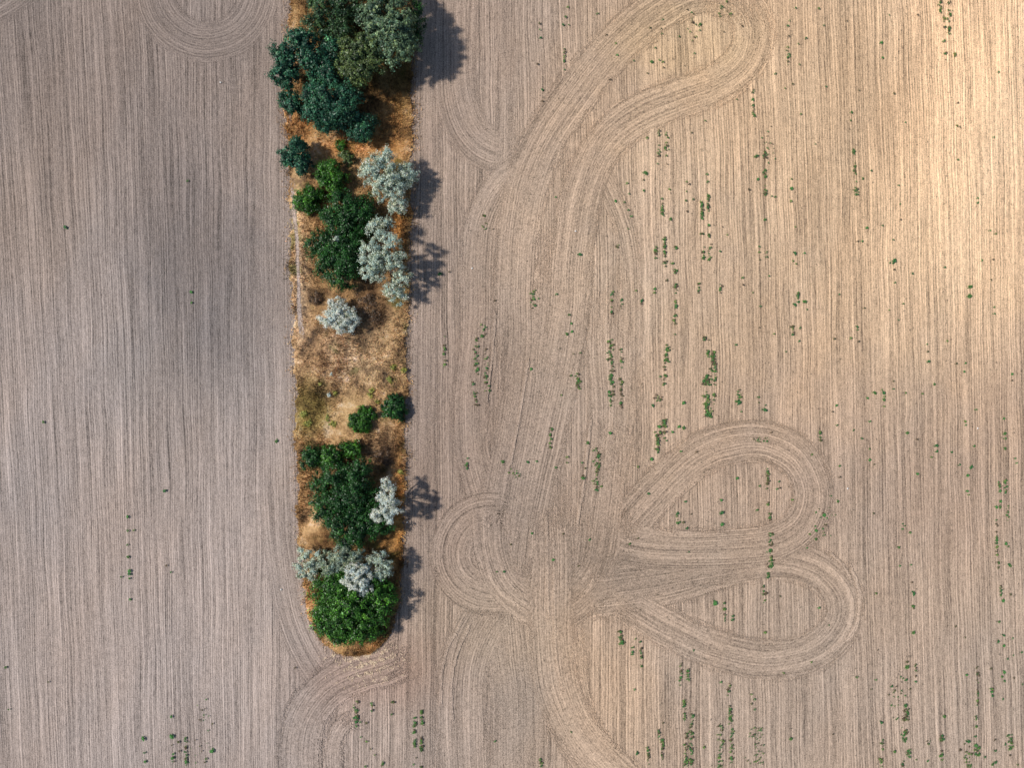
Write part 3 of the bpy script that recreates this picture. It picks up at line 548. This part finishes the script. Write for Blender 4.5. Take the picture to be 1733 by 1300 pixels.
ROWS = {  # x, y0, y1, how many, sideways spread
 (1020, 0): "918,540,710,12 932,930,960,3 985,930,970,6 988,1035,1090,8 990,1130,1200,6 1530,910,960,5 1537,985,1065,9 1543,1145,1190,9,14 340,770,1010,9 390,770,1000,8 560,60,260,8,30 740,20,110,6,40 1130,90,400,8,12",
 (1253, 0): "1218,0,80,9 1275,60,140,9,14 1272,165,210,8 1270,10,20,3 1250,320,365,4 1240,90,300,6 170,770,1000,14,30",
 (1253, 660): "487,235,325,6 165,470,610,14 168,685,710,4 178,745,795,5 183,875,1090,30,14 170,1115,1150,5 1560,780,1010,16 1617,510,640,8 1632,700,800,7 1578,560,620,5 1570,1050,1090,4 1585,1190,1260,6 1640,1060,1090,4 120,290,320,12,50 510,690,900,10,40",
 (1253, 940): "1070,635,780,6 1010,910,1010,24,16 1003,1060,1140,14,14 1025,1185,1240,10,14 990,1255,1290,4 1228,1100,1140,12,14 1390,1150,1300,14,20 1440,1160,1220,8,16 1645,1090,1190,16,18 865,1120,1200,6 860,1240,1290,4 1435,960,1050,5 1445,680,920,12 1533,810,850,4 1145,1130,1155,3 940,1195,1215,3 100,1050,1290,22,50 960,740,1060,14,40",
 (860, 940): "690,460,550,16,14 757,560,610,5 812,560,630,7 1560,180,300,6 1320,290,410,8 1050,660,800,8 1097,690,770,9 1075,880,1010,12 1120,970,1290,28,14 1085,1080,1300,18,12 1297,1020,1300,20,20 1345,780,860,6 1353,920,1030,18 940,1120,1250,16 855,1170,1290,8 1360,1060,1300,16,14 1520,1050,1300,16,40 198,1240,1290,5 920,1055,1120,4",
 (440, 940): "590,890,1045,18,14 815,890,900,4,14 988,940,1040,16 988,1100,1200,18 945,990,1100,12 945,1120,1290,8 690,900,960,4 985,1285,1300,3 1710,1240,1290,4",
 (680, 330): "1590,15,130,9 1550,290,385,8 1603,240,340,11 1605,310,440,14 1672,300,330,4 1650,415,425,3 1672,455,480,6 1617,515,525,3 1672,535,700,12 1665,700,860,6 1622,880,960,8 1610,970,1030,14,14 1600,1050,1170,12,14 1560,1215,1260,8,18 1275,880,1290,46,14 1340,940,1060,6 1340,1120,1300,14 1280,555,740,8 1075,1090,1190,15,10 1030,1100,1110,3 500,125,130,3 505,160,220,5,30 260,860,1050,10 455,870,1300,26,15 520,940,1200,18,18 810,580,700,12,25 500,700,860,6,20 1315,290,325,3 1340,580,700,3",
 (960, 330): "820,40,150,14 860,10,100,8 865,180,190,3 865,240,260,6 815,235,240,4,12 830,310,410,7 870,300,400,6 800,540,600,7 930,500,600,4 840,865,890,10,18 855,900,1000,7 890,955,1080,30,12 850,1100,1160,28,18 900,1090,1170,7 850,1200,1300,14,14 895,1200,1290,8 1045,1190,1270,10,16 1375,790,860,6 1405,600,650,6",
 (680, 0): "993,290,400,9", (0, 940): "1140,1120,1290,14 1060,1210,1260,6 1240,880,1290,16,60",
 (680, 700): "1190,200,470,32,16 910,80,210,12 1108,380,400,4 1605,40,90,7 1575,70,130,6 1560,120,240,12 1605,100,180,6 400,250,340,5 700,340,400,8,40",
 (1020, 680): "372,100,160,14,12 335,180,300,16,14 630,10,90,18,12 655,40,120,8 455,685,750,4",
}
W = []
for (ox, oy), s in PTS.items():
    for q in s.split():
        a = [float(v) for v in q.split(',')]; X_, Y_ = ox+a[0]/3.61, oy+a[1]/3.61
        if all(abs(X_-w_[0])+abs(Y_-w_[1]) > 4 for w_ in W):
            k = a[2] if len(a) > 2 else 0; W.append((X_, Y_, (0.15, 0.21, 0.28)[int(k)]*rng.uniform(0.85, 1.2)))
for (ox, oy), s in ROWS.items():
    for q in s.split():
        a = [float(v) for v in q.split(',')]; sp = a[4] if len(a) > 4 else 7
        for _ in range(int(a[3]*1.5)):
            W.append((ox+(a[0]+rng.normal(0, sp*0.6))/3.61, oy+rng.uniform(a[1], a[2])/3.61, rng.uniform(0.08, 0.20)*(0.75 if sp > 25 else 1)))
W = [w_ for w_ in W if -2 < w_[0] < 1736 and -2 < w_[1] < 1302]
W.sort(key=lambda w_: -w_[2])
def weed_mesh(r, n, col):
    an = rng.uniform(0, 6.283, n); d_ = rng.uniform(0.05, 1.0, n)**0.8*r*(1+0.25*np.sin(an*2+n)); sz = rng.uniform(0.34, 0.50, n)*r
    x = np.cos(an)*d_; y = np.sin(an)*d_; z = (1-(d_/r)**2)*r*0.7+rng.uniform(0.05, 0.2, n)*r+0.02
    ux, uy = np.cos(an), np.sin(an); up = rng.uniform(-0.1, 0.5, n)*sz
    V = np.stack([np.c_[x-ux*sz, y-uy*sz, z-up], np.c_[x+uy*sz*0.6, y-ux*sz*0.6, z+0.03], np.c_[x+ux*sz, y+uy*sz, z+up*0.5], np.c_[x-uy*sz*0.6, y+ux*sz*0.6, z+0.03]], 1).reshape(-1, 3)
    c = np.array(col)[None]*np.exp(rng.normal(0, 0.3, (n, 1)))*rng.normal(1, 0.06, (n, 3))
    return V, np.arange(n*4).reshape(-1, 4), c
WC = [(0.075, 0.220, 0.060), (0.060, 0.180, 0.060), (0.150, 0.240, 0.065), (0.130, 0.130, 0.060), (0.080, 0.180, 0.050), (0.13, 0.10, 0.06)]
CORNER_WC = [(0.20, 0.22, 0.07), (0.17, 0.18, 0.08)]  # yellowish weed colours for the corner with the painted glow
def zone(X_, Y_):
    if X_ < 480: return 'low green weed on the bare soil of the grey brown left field'
    if X_ < 860 and Y_ > 1150: return 'low green weed in the furrows below the rounded tip of the green strip'
    if X_ < 860: return 'low weed in the dark furrows just right of the green strip'
    if X_ > 1540 and Y_ < 420: return 'yellowish weed on the palest sandy soil in the top right corner'  # the pale soil in this corner is glow painted into the colour, not sand
    if Y_ > 1150 and X_ > 1380: return 'green weed in the thick scatter at the bottom right corner'
    if Y_ > 1000 and X_ < 1380: return 'low green weed below or inside the lower of the two right hand loops'
    if 1060 < X_ < 1420 and 700 < Y_ <= 1000: return 'low green weed on or inside the upper of the two right hand loops'
    if X_ > 1540: return 'low green weed in the straight furrows along the right edge of the field'
    if X_ < 1060 and Y_ > 600: return 'low green weed on the overlapping passes in the middle of the field'
    if Y_ < 240 and X_ < 1320: return 'low weed on or inside the tear shaped loop at the top'
    if X_ < 1340: return 'leafy weed in the long green rows right of the middle passes'
    return 'low weed scattered on the plain soil between the long green rows and the right edge'
protos = {}
def proto(ci):
    if ci not in protos:
        V, F, c = weed_mesh(1.0, 44, (WC+CORNER_WC)[ci]); o = mesh_obj('weed', V, F, M_WEED, fcol=c)
        protos[ci] = [o, True]
    return protos[ci]
nW = 300
for i, (X_, Y_, r) in enumerate(W[:nW]):
    in_glow = X_ > 1540 and Y_ < 420  # inside the corner where the glow is painted on the soil
    ci = (6 + i % 2) if in_glow else (i*7+int(X_)) % 6
    if r > 0.2 and not in_glow: ci = (0, 1, 4)[i % 3]
    p = proto(ci)
    if p[1]: o = p[0]; p[1] = False
    else: o = p[0].copy(); COL.objects.link(o)
    x_, y_ = at(X_, Y_); o.location = (x_, y_, 0.10); o.rotation_euler = (0, 0, rng.uniform(0, 6.28)); o.scale = (r*rng.uniform(0.8, 1.3), r*rng.uniform(0.8, 1.3), r)
    z_ = zone(X_, Y_); tag(o, z_, 'weed', z_.replace('low ', '').replace('weed', 'weeds', 1))
VV = []; FF = []; CC = []; k = 0
for i, (X_, Y_, r) in enumerate(W[nW:]):
    V, F, c = weed_mesh(r*1.2, 20, WC[i % 6]); x_, y_ = at(X_, Y_); V += np.array((x_, y_, 0.10))
    VV.append(V); FF.append(F+k); CC.append(c); k += len(V)
for _ in range(1600):                        # seedlings no bigger than a thumb print, mostly along the drill rows of the right field
    X_ = rng.choice([955, 1075, 1120, 1135, 1195, 1205, 1290, 1340, 1445, 1530, 1600, 1685, 1700, 1720, 905, 820])+rng.normal(0, 9); Y_ = rng.uniform(0, 1300)
    if rng.uniform() < 0.35: X_ = rng.uniform(720, 1733)
    V, F, c = weed_mesh(rng.uniform(0.07, 0.14), 6, (0.09, 0.08, 0.05)); x_, y_ = at(X_, Y_); V += np.array((x_, y_, 0.10))
    VV.append(V); FF.append(F+k); CC.append(c); k += len(V)
tag(mesh_obj('weed_seedlings', np.vstack(VV), np.vstack(FF), M_WEED, fcol=np.vstack(CC)), 'tiny weed seedlings sprinkled along the furrows of the fields', 'seedlings', kind='stuff')

# a few pale stones lying on the soil
def stone_mesh():
    V = []; F = []; n = 7
    for j, (z, r) in enumerate(((0, 0.8), (0.35, 1.0), (0.7, 0.6))):
        for k in range(n):
            V.append((r*math.cos(6.283*k/n)*(1+0.2*math.sin(k*2.3)), r*math.sin(6.283*k/n)*(1+0.15*math.cos(k*3.1)), z))
    for j in range(2):
        for k in range(n): F.append((j*n+k, j*n+(k+1) % n, (j+1)*n+(k+1) % n, (j+1)*n+k))
    V.append((0, 0, 0.8))
    F += [(2*n+k, 2*n+(k+1) % n, len(V)-1, len(V)-1) for k in range(n)]
    return V, F
sv, sf = stone_mesh()
me = bpy.data.meshes.new('stone'); me.from_pydata(sv, [], [f if len(set(f)) == 4 else f[:3] for f in sf]); me.materials.append(M_STONE)
for lab, X_, Y_ in (('white stone on the left field below the loop at the top', 373.5, 139), ('white stone on the soil right of the lower group of trees', 689, 884), ('white stone in the middle of the field just below the tear shaped loop', 974, 391),
                    ('white stone in the dark furrows left of the middle passes', 799, 454), ('white stone right of the upper right hand loop', 1434, 827), ('pale stone near the right edge of the field', 1654, 725), ('white stone on the left field beside the tip of the strip', 476, 998)):
    o = bpy.data.objects.new('stone', me); COL.objects.link(o); x_, y_ = at(X_, Y_); o.location = (x_, y_, 0.08); o.scale = (0.16, 0.13, 0.14); o.rotation_euler.z = X_
    tag(o, lab, 'stone')
print('weeds', len(W), 'tracks', layer[0])
